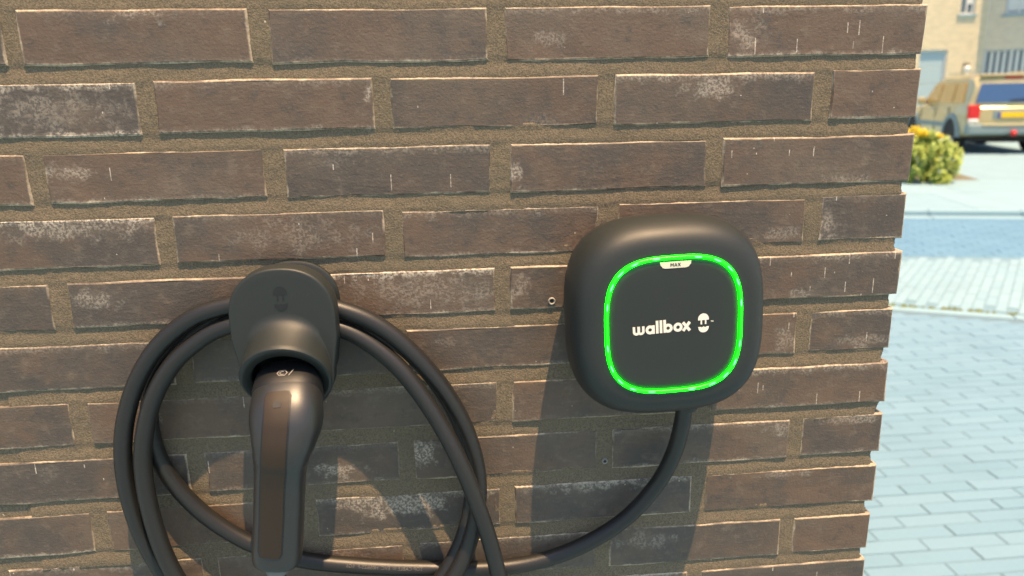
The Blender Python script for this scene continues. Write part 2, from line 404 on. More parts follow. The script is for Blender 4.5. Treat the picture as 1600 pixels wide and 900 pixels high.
# ------------------------------------------------------------------ brick wall
PB, LB, JB, VB, HB, HF = 0.1876, 0.1732, 0.0144, 0.05371, 0.0408, 0.0799
Z0 = 1.4915
wall = empty('brick_wall', (0, 0, 0))
tag(wall, 'dark brown brick wall corner carrying the charger and cable holder', 'wall')
def brick_mesh(hl, depth_y, seed, jag=1.0):
    """face in the xz plane at y = 0, depth to +y; outline a little uneven, arrises worn"""
    r = random.Random(seed); hh = HB/2
    nx = 6 if hl > 0.06 else 3
    pts = [(-hl+2*hl*i/nx, -hh) for i in range(nx)] + [(hl, -hh+2*hh*i/2) for i in range(2)] + \
          [(hl-2*hl*i/nx, hh) for i in range(nx)] + [(-hl, hh-2*hh*i/2) for i in range(2)]
    outer = [(x+r.gauss(0, 0.00035*jag), z+r.gauss(0, 0.00035*jag)) for x, z in pts]
    b = 0.0014; n = len(outer); vs_ = []; fs = []
    bow = r.uniform(-0.0004, 0.0004)
    for y, q in ((0.0, b), (b*0.9, 0.0), (depth_y, 0.0)):
        for (x, z) in outer:
            sx = 1-q/hl; sz = 1-q/hh
            yy = y + (bow*(1-(x/hl)**2) if y == 0 else 0) + (r.gauss(0, 0.00015) if y < 0.002 else 0)
            vs_.append((x*sx, yy, z*sz))
    for i in range(2):
        for j in range(n): k = (j+1) % n; fs.append((i*n+j, i*n+k, (i+1)*n+k, (i+1)*n+j))
    fs.append(tuple(range(n))); fs.append(tuple(range(2*n, 3*n))[::-1])
    me = fixn(mesh('brick', vs_, fs)); me.materials.append(M['brick']); return me
shared = {}
def get_mesh(hl, dy, k):
    key = (round(hl, 4), dy, k)
    if key not in shared: shared[key] = brick_mesh(hl, dy, hash(key) & 0xffff)
    return shared[key]
# measured places of single bricks: (row, k): (x_left, x_right, z_top, z_bottom) in mm against the regular course
MEAS = {(0,0):(-175.0,-1.5,-.4,-41.2),(0,1):(-361.5,-189.7,.4,-41.4),(0,2):(-549,-375.6,.3,-41.4),(0,3):(-738.3,-564.6,1.2,-39.9),
 (1,0):(-79.8,-.6,-52.9,-94.2),(1,1):(-270.1,-96,-54,-95.3),(1,2):(-456.9,-283.8,-53.7,-94.6),(1,3):(-643.5,-470.5,-52.6,-93.9),
 (2,0):(-173.7,0,-108.3,-150.1),(2,1):(-359.1,-188,-109,-150),(2,2):(-547.2,-376,-108,-149.1),(2,3):(-737,-563.3,-107.6,-148.2),
 (3,0):(-80,.4,-160.5,-202),(3,1):(-265.8,-94,-162.3,-202.6),(3,2):(-453.7,-282,-162.7,-203.8),(3,3):(-642.5,-468.2,-160.4,-201.2),
 (7,3):(-641.9,-467.4,-376.3,-415.8),(7,0):(-80.2,1.1,-375.4,-415.6),(9,0):(-80,.4,-484.8,-524.5),(5,0):(-81.3,0,-268.8,-308.2)}
# bloom: (row,k): dict(patch=(x,z in fractions of half size, rx, rz (m), strength), top, bottom, drips)
BLOOM = {(0,3):dict(patch=(.0,.9,.030,.008,.7)),(1,4):dict(patch=(.2,0,.08,.02,.45),top=.8,bottom=.9),(1,3):dict(patch=(.96,.4,.006,.012,.9),top=.3,bottom=.4),
 (1,1):dict(patch=(.0,.55,.030,.016,.8),top=.6),(0,0):dict(patch=(-.85,-.1,.022,.016,.6),bottom=.5,drips=.10),(0,1):dict(patch=(-.6,-.2,.02,.008,.4)),
 (2,1):dict(patch=(-.97,-.2,.008,.012,1.)),(2,3):dict(patch=(-.75,.25,.024,.010,.7)),(3,4):dict(patch=(.3,.6,.09,.012,.7),top=1.2),(3,3):dict(patch=(.2,0,.06,.02,.35)),
 (4,3):dict(patch=(-.75,.3,.030,.012,.7),bottom=.4),(4,2):dict(patch=(.3,.2,.09,.02,.4),top=1.1),(4,1):dict(patch=(-.9,.1,.012,.014,.6)),
 (4,0):dict(patch=(.0,-.8,.02,.006,.5),drips=.16,top=.4),(5,1):dict(patch=(.9,-.3,.012,.018,.5)),(3,0):dict(patch=(-.85,-.3,.016,.016,.55)),
 (7,2):dict(patch=(-.9,.3,.016,.016,1.2)),(7,3):dict(patch=(.35,-.25,.030,.010,1.)),(8,2):dict(patch=(-.1,.6,.070,.018,1.),top=.6,bottom=.4),
 (6,3):dict(patch=(-.4,.2,.012,.016,.8)),(7,1):dict(patch=(.9,.6,.02,.01,.6)),(8,1):dict(top=.7,patch=(-.2,.8,.06,.008,.6)),(6,1):dict(patch=(.5,-.8,.03,.006,.4)),
 (8,0):dict(patch=(-.1,.8,.04,.006,.5)),(7,0):dict(patch=(.2,.8,.03,.008,.6)),(2,0):dict(patch=(.3,-.8,.03,.008,.5),drips=.09),(6,0):dict(top=.5,drips=.07),
 (8,4):dict(patch=(-.4,-.3,.05,.012,.4),bottom=.5),(9,3):dict(patch=(.2,.5,.05,.012,.4))}
rb = random.Random(21)
def brick(xl, xr, zt, zb, dy, variant, row=None, k=None, ret=False):
    hl = HF/2 if (xr-xl) < 0.12 else LB/2
    o = link('brick', get_mesh(hl, dy, variant), None, wall)
    dep = rb.uniform(-0.0006, 0.0005)
    if not ret:
        o.location = ((xl+xr)/2, dep, (zt+zb)/2); o.rotation_euler = (rb.gauss(0, .008), rb.gauss(0, .0015), rb.gauss(0, .0018))
    else:
        o.location = (-dep, (xl+xr)/2, (zt+zb)/2); o.rotation_euler = (rb.gauss(0, .008), 0, math.pi/2+rb.gauss(0, .0018))
    o.scale = ((xr-xl)/(2*hl), 1, (zt-zb)/HB)
    p = BLOOM.get((row, k), {}) if not ret else {}
    px, pz, rx, rz, st = p.get('patch', (rb.uniform(-.9, .9), rb.uniform(-.9, .9), rb.uniform(.01, .04), rb.uniform(.006, .015), rb.choice((0, 0, 0, .2, .4))))
    o['half_len'] = hl
    o['bloom_x'] = px*hl; o['bloom_z'] = pz*HB/2; o['bloom_rx'] = rx; o['bloom_rz'] = rz; o['bloom'] = float(st)*0.72
    o['top_bloom'] = float(p.get('top', rb.choice((.0, .05, .15, .35)))); o['bottom_bloom'] = float(p.get('bottom', rb.choice((0, .05, .15, .3))))
    o['drips'] = float(p.get('drips', rb.choice((.0, .006, .015, .03))))
    return o
DB = 0.080
for r in range(-3, 28):
    zt = Z0 - r*VB; zb = zt-HB
    if zb < 0: zb = max(zb, -0.02)
    odd = r % 2 != 0
    for k in range(0, 6):
        if odd:
            xr, xl = (0.0, -HF) if k == 0 else (-(HF+JB)-(k-1)*PB, -(HF+JB)-(k-1)*PB-LB)
        else: xr = -k*PB; xl = xr-LB
        a = (xl+rb.gauss(0, .0006), xr+rb.gauss(0, .0006), zt+rb.gauss(0, .0005), zb+rb.gauss(0, .0005))
        if (r, k) in MEAS:
            q = MEAS[(r, k)]; a = (q[0]/1000, q[1]/1000, Z0+q[2]/1000, Z0+q[3]/1000)
        dy = DB
        if k == 0: dy = LB if odd else HF
        brick(*a, dy, rb.randrange(8), r, k)
    for k in range(3):                                      # return face round the corner
        y0 = (LB if odd else HF) + JB + k*PB
        brick(y0, y0+LB, zt, zb, DB, rb.randrange(8), r, k, True)
# bricks beyond the picture, joined
fv, ff = [], []
def fbox(lo, hi):
    b = len(fv)
    for z in (lo[2], hi[2]):
        for x, y in ((lo[0], lo[1]), (hi[0], lo[1]), (hi[0], hi[1]), (lo[0], hi[1])): fv.append((x, y, z))
    for q in ((0, 1, 5, 4), (1, 2, 6, 5), (2, 3, 7, 6), (3, 0, 4, 7), (4, 5, 6, 7), (3, 2, 1, 0)): ff.append(tuple(b+i for i in q))
for r in range(-22, 28):
    zt = Z0-r*VB; zb = max(0.0, zt-HB); odd = r % 2 != 0
    for k in range(0, 16):
        if k < 6 and r >= -3: continue
        if odd: xr, xl = (0.0, -HF) if k == 0 else (-(HF+JB)-(k-1)*PB, -(HF+JB)-(k-1)*PB-LB)
        else: xr = -k*PB; xl = xr-LB
        fbox((xl, random.uniform(-.0006, .0004), zb), (xr, (LB if odd else HF) if k == 0 else DB, zt))
    if True:
        for k in range(0 if r < -3 else 3, 17):
            y0 = (LB if odd else HF)+JB+k*PB; fbox((-DB, y0, zb), (random.uniform(-.0005, .0005), y0+LB, zt))
bf = tag(link('brick_field', mesh('brick_field', fv, ff), M['brick'], wall), kind='stuff'); bf['half_len'] = 50.0; bf['drips'] = 0.01
for k_ in ('bloom_x', 'bloom_z', 'bloom', 'top_bloom', 'bottom_bloom'): bf[k_] = 0.0
bf['bloom_rx'] = 1.0; bf['bloom_rz'] = 1.0
# mortar: core behind, and the struck joints as a relief sheet that turns the corner
YRET = (HF+JB)+3*PB-JB
box('wall_core', (-3.0, 0.0065, 0.0), (-0.0095, YRET+14*PB-0.004, 2.66), M['mortar'], wall)
def mortar_y(u, z):
    a = mnoise.noise(Vector((u*420, z*420, 1.3))); b = mnoise.noise(Vector((u*130, z*170, 7.7))); c = mnoise.noise(Vector((u*22, z*40, 3.1)))
    f = ((Z0 - z) % VB)/VB                                   # 0 at brick top, 0.76 bottom, joint in 0.76..1
    if f > 0.76:                                             # weathered joint: deep under the brick above, nearly flush on the brick below
        j = (f-0.76)/0.24; prof_y = 0.0016 - 0.0012*j**1.1
    else: prof_y = 0.0009
    row = int((Z0 - z)//VB); lx_ = -u % PB if row % 2 == 0 else (-u-(HF+JB)) % PB
    if u < -0.004 and 0.10 < f < 0.66 and ((0.006 < lx_ < LB-0.006) or (row % 2 and -u < HF-0.006)): return 0.0045
    return max(0.0003, prof_y - 0.00030*a - 0.00040*b - 0.0007*c)
sx0, sx1, sz0, sz1, st = -0.80, 0.10, 0.86, 1.575, 0.0024
NXc = int((sx1-sx0)/st); NZc = int((sz1-sz0)/st); mvs, mfs = [], []
CX = -0.0055
for j in range(NZc+1):
    z = sz0+j*st
    for i in range(NXc+1):
        u = sx0+i*st; dpt = mortar_y(u, z); lx = CX - 0.0025*mnoise.noise(Vector((z*90, 4, 2))) - 0.0015*mnoise.noise(Vector((z*300, 9, 2)))
        if u < lx-0.002: mvs.append((u, dpt, z))
        elif u < lx+0.002:
            a = (u-lx+0.002)/0.004*math.pi/2; mvs.append((lx-0.002+0.003*math.sin(a), dpt+0.003*(1-math.cos(a)), z))
        else: mvs.append((lx+0.001+dpt*0.0+0.0008*mnoise.noise(Vector((u*300, z*300, 8))), dpt+0.003+(u-lx-0.002), z))
for j in range(NZc):
    for i in range(NXc): a = j*(NXc+1)+i; mfs.append((a, a+1, a+NXc+2, a+NXc+1))
link('mortar', mesh('mortar', mvs, mfs), M['mortar'], wall, True)
# coarser mortar face outside the picture
def sheet(lo, hi): 
    return box('mortar_face', lo, hi, M['mortar'], wall)
sheet((-3.0, 0.0020, 0.0), (-0.800, 0.0060, 2.66)); sheet((-0.800, 0.0020, 1.575), (-0.0060, 0.0060, 2.66)); sheet((-0.800, 0.0020, 0.0), (-0.0060, 0.0060, 0.8595))
# drilled plug holes left in brick and joint
for (hx, hz, r_) in ((-0.3243, 1.2439, 0.0034), (-0.2740, 1.0831, 0.0028)):
    rings = []
    for rr_, yy in ((r_*0.55, 0.012), (r_*0.55, -0.0012), (r_*0.8, -0.0019), (r_, -0.0011), (r_, 0.006)):
        rings.append([(hx+rr_*math.cos(2*math.pi*k/20), yy, hz+rr_*math.sin(2*math.pi*k/20)) for k in range(20)])
    o = loft('wall_plug', rings, M['faintprint'], wall, False, False)
    hole = [(hx+r_*0.56*math.cos(2*math.pi*k/16), -0.0010, hz+r_*0.56*math.sin(2*math.pi*k/16)) for k in range(16)]
    link('plug_hole', mesh('plug_hole', hole, [tuple(range(16))]), M['cavity'], o)

# ------------------------------------------------------------------ wall charger
BX, BZ, BROT = -0.2366, Z0-0.2500, R(2.0)
charger = empty('wall_charger', (BX, 0, BZ)); charger.rotation_euler = (0, -BROT, 0)
tag(charger, 'black rounded-square wall charger with glowing green light ring on brick wall', 'wall charger')
A_, B_ = 0.0830, 0.0845
def ring_at(s, y, n=3.6, N=128): return [(p[0], y, p[1]) for p in superell(A_*s, B_*s, n, N)]
prof = [(0.84, 0.0005), (0.88, -0.006), (0.935, -0.016), (0.975, -0.028), (0.996, -0.040), (1.0, -0.047), (0.994, -0.054), (0.975, -0.0615), (0.945, -0.0680),
        (0.905, -0.0730), (0.86, -0.0763), (0.81, -0.0783), (0.76, -0.0793), (0.682, -0.0797), (0.679, -0.0790), (0.677, -0.0775), (0.63, -0.0775)]
loft('housing', [ring_at(s, y, 2.95+0.2*min(1, max(0, (1-s))/0.3), 256) for s, y in prof], M['black'], charger, sharp=60)
fc = [(0.641, -0.0776), (0.641, -0.0792), (0.636, -0.0797), (0.58, -0.0800), (0.40, -0.0803), (0.2, -0.0804)]
RN = 3.15
loft('front_cover', [ring_at(s, y, RN, 256) for s, y in fc], M['black'], charger, False, True, sharp=60)
lr = [(0.6440, -0.0778), (0.6445, -0.0801), (0.647, -0.0808), (0.655, -0.0811), (0.665, -0.0811), (0.673, -0.0808), (0.6755, -0.0801), (0.6760, -0.0778)]
ring = loft('light_ring', [ring_at(s, y, RN, 256) for s, y in lr], M['ring'], charger, False, False, sharp=80)
for k in range(20):
    i = (k+0.4)/20*2*math.pi
    c0 = superell(A_*0.660, B_*0.660, RN, 1, i)[0]; c1 = superell(A_*0.660, B_*0.660, RN, 1, i+0.02)[0]
    tx, tz = c1[0]-c0[0], c1[1]-c0[1]; l_ = math.hypot(tx, tz); tx /= l_; tz /= l_
    pts = [(c0[0]+tx*a*0.0032+(-tz)*b*0.0006, -0.08125, c0[1]+tz*a*0.0032+tx*b*0.0006) for a, b in circ(0, 0, 1, 12)]
    pts2 = [(q[0], -0.0806, q[2]) for q in pts]
    loft('led', [pts2, pts], M['led'], ring, False, True, False)
YF = -0.0804
def onface(ox, oz, rot=0.0, y=YF):
    c, s = math.cos(rot), math.sin(rot)
    return lambda u, v, w: Vector((ox+u*c-v*s, y-0.0001+w, oz+u*s+v*c))
def bar(x0, y0, x1, y1, w):
    d = Vector((x1-x0, y1-y0)).normalized(); n = Vector((-d.y, d.x))*w/2
    return [(x0+n.x, y0+n.y), (x0-n.x, y0-n.y), (x1-n.x, y1-n.y), (x1+n.x, y1+n.y)]
# lettering: x-height 1
def lettering():
    L = []; w = 0.30; x = 0.0
    # w : two cups
    for c in (0.36, 0.36+0.52):
        r1, r0 = 0.41, 0.13
        o_ = [(c-r1, 1.0)] + circ(c, r1, r1, 14, math.pi, 2*math.pi, False) + [(c+r1, 1.0), (c+r0, 1.0)] + circ(c, r1, r0, 10, 2*math.pi, math.pi, False) + [(c-r0, 1.0)]
        L.append(('s', [o_]))
    x = 1.42
    L.append(('s', [circ(x+0.5, 0.5, 0.52), circ(x+0.5, 0.5, 0.20)[::-1]])); L.append(('s', [[(x+0.74, 0), (x+1.04, 0), (x+1.04, 1), (x+0.74, 1)]])); x += 1.17
    for _ in range(2): L.append(('s', [[(x, 0), (x+w, 0), (x+w, 1.5), (x, 1.5)]])); x += 0.43
    L.append(('s', [circ(x+0.54, 0.5, 0.52), circ(x+0.54, 0.5, 0.20)[::-1]])); L.append(('s', [[(x, 0), (x+w, 0), (x+w, 1.5), (x, 1.5)]])); x += 1.15
    L.append(('s', [circ(x+0.52, 0.5, 0.53), circ(x+0.52, 0.5, 0.21)[::-1]])); x += 1.08
    L.append(('s', [bar(x+0.02, 0.0, x+0.80, 1.0, 0.33)])); L.append(('s', [bar(x+0.02, 1.0, x+0.80, 0.0, 0.33)])); x += 0.85
    return L, x
L_, Wd = lettering(); sc_ = 0.0465/Wd; parts_me = []
def joined(name, pieces, to3, mat, parent, depth=0.0002):
    bm = bmesh.new()
    for loops in pieces:
        o = shape2d('tmp', loops, depth, to3, mat); bm.from_mesh(o.data); me = o.data; bpy.data.objects.remove(o); bpy.data.meshes.remove(me)
    me = bpy.data.meshes.new(name); bm.to_mesh(me); bm.free()
    return link(name, me, mat, parent)
def nudge(pieces):   # tiny depth steps so crossing strokes never share a plane
    return pieces
tilt = R(-0.6)
for i_, (k_, loops) in enumerate(L_): pass
bm = bmesh.new()
for i_, (k_, loops) in enumerate(L_):
    lp = [[(p[0]*sc_, p[1]*sc_) for p in l] for l in loops]
    o = shape2d('tmp', lp, 0.0002, onface(-0.0335, -0.0058, 0.02, YF-0.00004*(i_ % 3)), M['print']); bm.from_mesh(o.data); bpy.data.objects.remove(o)
me = bpy.data.meshes.new('lettering'); bm.to_mesh(me); bm.free(); link('lettering', me, M['print'], charger)
def emblem_loops(s):
    cap = [(-0.5*s, 0.30*s)] + [(0.5*s*math.cos(a), (0.42+0.50*math.sin(a))*s) for a in [math.pi*(1-k/16) for k in range(17)]] + [(0.5*s, 0.30*s)]
    pr1 = [(-0.27*s, 0.31*s), (-0.27*s, -0.10*s), (-0.13*s, -0.10*s), (-0.13*s, 0.31*s)]
    pr2 = [(0.13*s, 0.31*s), (0.13*s, -0.10*s), (0.27*s, -0.10*s), (0.27*s, 0.31*s)]
    bowl = [(-0.5*s, -0.32*s), (-0.27*s, -0.34*s), (-0.2*s, -0.40*s), (0, -0.33*s), (0.2*s, -0.40*s), (0.27*s, -0.34*s), (0.5*s, -0.32*s)] + \
           [(0.48*s*math.cos(a), (-0.42+0.46*math.sin(a))*s) for a in [-math.pi*k/14 for k in range(1, 14)]]
    return [[cap], [pr1], [pr2], [bowl]]
em = joined('emblem', emblem_loops(0.0088), onface(0.0238, 0.0002, 0.02), M['print'], charger)
tm = [[[(0, 0), (0.0008, 0), (0.0008, 0.0003), (0, 0.0003)]], [[(0.00025, -0.0009), (0.00055, -0.0009), (0.00055, 0.0), (0.00025, 0.0)]],
      [bar(0.0012, -0.0009, 0.0012, 0.0003, 0.0003)], [bar(0.0020, -0.0009, 0.0020, 0.0003, 0.0003)], [bar(0.0012, 0.0002, 0.0016, -0.0005, 0.00025)], [bar(0.0020, 0.0002, 0.0016, -0.0005, 0.00025)]]
joined('trade_mark', tm, onface(0.0298, 0.0016, 0.02), M['print'], charger)
TZ = B_*0.641
tab = shape2d('limit_tab', [[(-0.0125, 0.0), (-0.0122, -0.0022), (-0.0105, -0.0045), (-0.0085, -0.0052), (0.0085, -0.0052), (0.0105, -0.0045), (0.0122, -0.0022), (0.0125, 0.0)]],
              0.0006, onface(0.001, TZ-0.0016, 0.0, -0.0800), M['tabcream'], charger)
mx = [[bar(0, 0, 0, 1, .22)], [bar(0.8, 0, 0.8, 1, .22)], [bar(0, 1, .4, .35, .2)], [bar(.8, 1, .4, .35, .2)],
      [bar(1.15, 0, 1.55, 1, .2)], [bar(1.95, 0, 1.55, 1, .2)], [bar(1.3, .3, 1.8, .3, .18)], [bar(2.25, 0, 2.95, 1, .22)], [bar(2.25, 1, 2.95, 0, .22)]]
joined('tab_lettering', [[[(p[0]*0.0026, p[1]*0.0026) for p in l] for l in q] for q in mx], onface(-0.0030, TZ-0.0054, 0.0, -0.08035), M['darkprint'], tab)
# cable gland under the housing
gl = [Vector((0.0215, -0.045, -0.076)), Vector((0.0215, -0.045, -0.0855)), Vector((0.0215, -0.045, -0.0895))]
tube('cable_gland', gl, lambda s: 0.0102 if s < 0.7 else 0.0092, M['black'], charger)

# ------------------------------------------------------------------ cable
PATH = [(-0.2134,-0.045,1.1612),(-0.2132,-0.04,1.1376),(-0.2169,-0.03,1.1015),(-0.2303,-0.022,1.0654),(-0.2581,-0.016,1.0286),(-0.2974,-0.012,1.0013),(-0.3408,-0.0105,0.9861),(-0.3906,-0.0095,0.9816),(-0.4578,-0.0095,0.9871),(-0.5115,-0.01,0.9946),(-0.564,-0.01,1.0057),(-0.6059,-0.01,1.0252),(-0.64,-0.01,1.0531),(-0.664,-0.0105,1.0855),(-0.6772,-0.011,1.1182),(-0.6801,-0.0115,1.1523),(-0.6739,-0.0115,1.1819),(-0.6571,-0.0125,1.2095),(-0.6314,-0.0125,1.2335),(-0.6005,-0.0125,1.2491),(-0.5601,-0.0125,1.2552),(-0.5179,-0.0125,1.2477),
(-0.4811,-0.0125,1.2299),(-0.4468,-0.012,1.1998),(-0.4193,-0.0115,1.1568),(-0.4036,-0.0115,1.1104),(-0.4015,-0.0125,1.0646),(-0.4139,-0.019,1.0182),(-0.4398,-0.0262,0.9786),(-0.4847,-0.0265,0.9383),(-0.5476,-0.021,0.9128),(-0.613,-0.017,0.9229),(-0.6662,-0.0165,0.9682),(-0.6927,-0.018,1.0254),(-0.702,-0.022,1.0821),(-0.6995,-0.025,1.1359),(-0.6856,-0.026,1.1827),(-0.6615,-0.0275,1.2219),(-0.6296,-0.0285,1.2485),(-0.5976,-0.0285,1.2591),(-0.5559,-0.0285,1.2639),(-0.5135,-0.0285,1.2543),
(-0.4791,-0.0285,1.2388),(-0.4484,-0.0285,1.2105),(-0.42,-0.028,1.1699),(-0.4019,-0.0275,1.1246),(-0.3958,-0.0280,1.0798),(-0.4031,-0.0300,1.0345),(-0.4232,-0.0365,0.9922),(-0.4651,-0.041,0.947),(-0.5272,-0.0375,0.9136),(-0.5922,-0.034,0.9166),(-0.643,-0.0315,0.9568),(-0.6714,-0.0295,1.0135),(-0.6829,-0.0285,1.0689),(-0.6833,-0.0285,1.1245),(-0.6711,-0.0285,1.1713),(-0.6521,-0.0285,1.2048),(-0.6297,-0.0285,1.2263),(-0.6011,-0.0285,1.2416),(-0.5575,-0.0285,1.2474),(-0.5137,-0.0285,1.2376),
(-0.4854,-0.03,1.2226),(-0.4571,-0.034,1.1955),(-0.4316,-0.04,1.1566),(-0.4113,-0.046,1.1129),(-0.396,-0.048,1.0662),(-0.3846,-0.046,1.0187),(-0.378,-0.044,0.9696),(-0.3853,-0.045,0.9151),(-0.42,-0.05,0.8726),(-0.4742,-0.06,0.8588),(-0.5283,-0.075,0.8935),(-0.5577,-0.088,0.962),(-0.5655,-0.093,1.0172),(-0.5643,-0.0935,1.0480)]
CR = 0.0075
cpts = catmull(PATH, 8)
cable = tube('charging_cable', cpts, CR, M['rubber'], None, 18)
tag(cable, 'long black rubber charging cable coiled over the holder and running to the charger', 'cable')
# faint printing along the lower run of the cable
seglen = [0.0]
for a, b in zip(cpts, cpts[1:]): seglen.append(seglen[-1]+(b-a).length)
cfr = frames(cpts)
def at_len(s):
    lo, hi = 0, len(seglen)-1
    while hi-lo > 1:
        md = (lo+hi)//2
        if seglen[md] <= s: lo = md
        else: hi = md
    f = (s-seglen[lo])/(seglen[hi]-seglen[lo]); A, B = cfr[lo], cfr[hi]
    return A[0].lerp(B[0], f), A[1].lerp(B[1], f).normalized()
s_start = seglen[7*8+2]
def on_cable(off, roll):
    def f(u, v, w):
        p, tg = at_len(s_start+off+u)
        out = Vector((0, -1, 0)); out = (out-tg*out.dot(tg)).normalized(); side = tg.cross(out)
        a = roll + v/CR
        return p + (out*math.cos(a)+side*math.sin(a))*(CR+0.00012+w)
    return f
def text_mesh(name, body, size, to3, mat, parent):
    cu = bpy.data.curves.new(name, 'FONT'); cu.body = body; cu.size = size; cu.resolution_u = 2
    cu.extrude = 0.00005
    return curve_mesh(name, cu, to3, mat, parent)
text_mesh('cable_print', 'TOP CABLE \u00ae  EVC  H05BZ5-F  5G6', 0.0046, on_cable(0.045, 0.30), M['cableprint'], cable)

# ------------------------------------------------------------------ holder for the plug
HX = -0.5475
holder = empty('cable_holder', (HX, 0, 1.207)); tag(holder, 'black plastic plug holder with rounded top shield on brick wall', 'cable holder')
CZ = 0.0                                                     # collar centre height (local)
NT_ = 128
def outline(scale_w=1.0, inset=0.0):
    """stadium seen from the front, as points by angle about the collar centre"""
    out = []; rb_, ztop, hw, hd_ = 0.0365-inset, 0.0885-inset, 0.0415*scale_w-inset, 0.040
    def inside(x, z):
        if z <= 0: return x*x+z*z <= rb_*rb_
        w = rb_+(hw-rb_)*min(1, z/0.03)
        if z <= ztop-hd_: return abs(x) <= w
        return (abs(x)/w)**2.25+((z-(ztop-hd_))/hd_)**2.25 <= 1
    for k in range(NT_):
        t = 2*math.pi*k/NT_; c, s_ = math.cos(t), math.sin(t); lo_, hi_ = 0.0, 0.12
        for _ in range(40):
            md_ = (lo_+hi_)/2
            if inside(md_*c, md_*s_): lo_ = md_
            else: hi_ = md_
        out.append((lo_*c, lo_*s_))
    return out
TI = R(27); RO_ = 0.0360; YC = -0.0665                        # collar: tilt, outer radius, centre depth
def rim(r, push=0.0, dv=0.0):
    out = []
    for k in range(NT_):
        t = 2*math.pi*k/NT_; x, v = r*math.cos(t), r*math.sin(t)+dv
        out.append(Vector((x, YC - v*math.sin(TI) - push*math.cos(TI), v*math.cos(TI) - push*math.sin(TI))))
    return out
rings = [[Vector((x, -0.0365, z)) for x, z in outline(1, 0.004)], [Vector((x, -0.0380, z)) for x, z in outline(1, 0.0015)], [Vector((x, -0.0400, z)) for x, z in outline()],
         [Vector((x, -0.0560, z)) for x, z in outline()], [Vector((x, -0.0572, z)) for x, z in outline(1, 0.0005)], [Vector((x, -0.0579, z)) for x, z in outline(1, 0.0013)]]
base = [Vector((x, -0.0580, z)) for x, z in outline(1, 0.0022)]; rings.append(base)
rmo = rim(RO_)
for rg in rings[2:]:
    for p_, q_ in zip(rg, rmo): p_.y = max(p_.y, q_.y+0.003)
for rg in rings[:2]:
    for p_, q_ in zip(rg, rmo): p_.y = min(p_.y, q_.y+0.012) if q_.y > -0.05 else p_.y
for t in (0.1, 0.2, 0.3, 0.4, 0.5, 0.56, 0.62, 0.68, 0.74, 0.80, 0.85, 0.90, 0.94, 0.97, 1.0):
    rg = []
    for a, b in zip(base, rmo):
        e = min(1, max(0, (t-0.66)/0.34)); e = e*e*(3-2*e)*0.35+0.65*e**2.3
        p = a.lerp(b, t); p.y = a.y + (b.y-a.y)*e; rg.append(p)
    rings.append(rg)
rings += [rim(RO_-0.0006, 0.0012), rim(RO_-0.0022, 0.0018), rim(0.0320, 0.0012, -0.0010), rim(0.0280, -0.0012, -0.0028), rim(0.0272, -0.0022, -0.0032), rim(0.0268, -0.0040, -0.0034)]
loft('shield', rings, M['black'], holder, True, False, sharp=38)
loft('socket', [rim(0.02675, -0.0035, -0.0034), rim(0.0266, -0.016, -0.0034), rim(0.0262, -0.0200, -0.0034), rim(0.006, -0.0202, -0.0034)], M['cavity'], holder, False, True, sharp=40)
bp = [[Vector((x*0.9, y, z*0.93)) for x, z in outline()] for y in (0.0005, -0.0035)] + [[Vector((x*0.88, -0.0046, z*0.91)) for x, z in outline()]]
loft('back_plate', bp, M['black'], holder, sharp=40)
loft('neck', [[Vector((0.0285*math.cos(2*math.pi*k/40), y, 0.0285*math.sin(2*math.pi*k/40)-0.003)) for k in range(40)] for y in (-0.004, -0.0375)], M['black'], holder, False, False, sharp=40)
joined('emblem', emblem_loops(0.0112), lambda u, v, w: Vector((0.0002+u*0.95, -0.05815+w*0.5, 0.0636+v)), M['darkprint'], holder)
# hexagon mark on the socket wall
hexa = [(0.0042*math.cos(R(60*k)), 0.0034*math.sin(R(60*k))) for k in range(6)]; hexi = [(p[0]*0.85, p[1]*0.85) for p in hexa]
cc_ = circ(0, 0, 0.0019, 14, R(45), R(315), False)+circ(0, 0, 0.0014, 14, R(315), R(45), False)

# ------------------------------------------------------------------ plug resting in the holder
plug = empty('charging_plug', (-0.562, -0.093, 1.056)); tag(plug, 'black pistol-grip charging plug with inlay strip painted sunlit brown, hanging in the holder', 'charging plug')
PO = Vector((-0.562, -0.093, 1.056))
# centre, half width, half depth
SEC = [((-.5465,-.056,1.2015), .0250,.0205), ((-.5457,-.068,1.1980), .0256,.0212), ((-.5450,-.078,1.1925), .0268,.0220), ((-.5447,-.0855,1.1855), .0276,.0228), ((-.5452,-.0910,1.1775), .0268,.0228),
       ((-.5466,-.0955,1.1675), .0240,.0212), ((-.5484,-.0972,1.1585), .0215,.0198), ((-.5500,-.0968,1.1500), .0199,.0186), ((-.5525,-.0958,1.1350), .0192,.0178), ((-.5560,-.0948,1.1080), .0191,.0176),
       ((-.5593,-.0940,1.0845), .0193,.0178), ((-.5610,-.0936,1.0715), .0194,.0178)]
cen = catmull([Vector(s[0]) for s in SEC], 4); nn = len(SEC)
def lerp_sec(i, idx): a = i/4; k = min(int(a), nn-2); f = a-k; f = f*f*(3-2*f)*0.5+f*0.5; return SEC[k][idx]*(1-f)+SEC[k+1][idx]*f
rings = []; NS = 48; pfr = []
for i, p in enumerate(cen):
    tg = (cen[min(i+1, len(cen)-1)]-cen[max(i-1, 0)]).normalized()
    xa = Vector((1, 0, 0)); xa = (xa-tg*xa.dot(tg)).normalized(); fa = xa.cross(tg).normalized()
    if fa.y > 0: fa = -fa
    a, b = lerp_sec(i, 1), lerp_sec(i, 2); pfr.append((p, xa, fa, a, b, tg))
    rings.append([p-PO+xa*u+fa*v for u, v in superell(a, b, 2.6, NS)])
p, xa, fa, a, b, tg = pfr[-1]
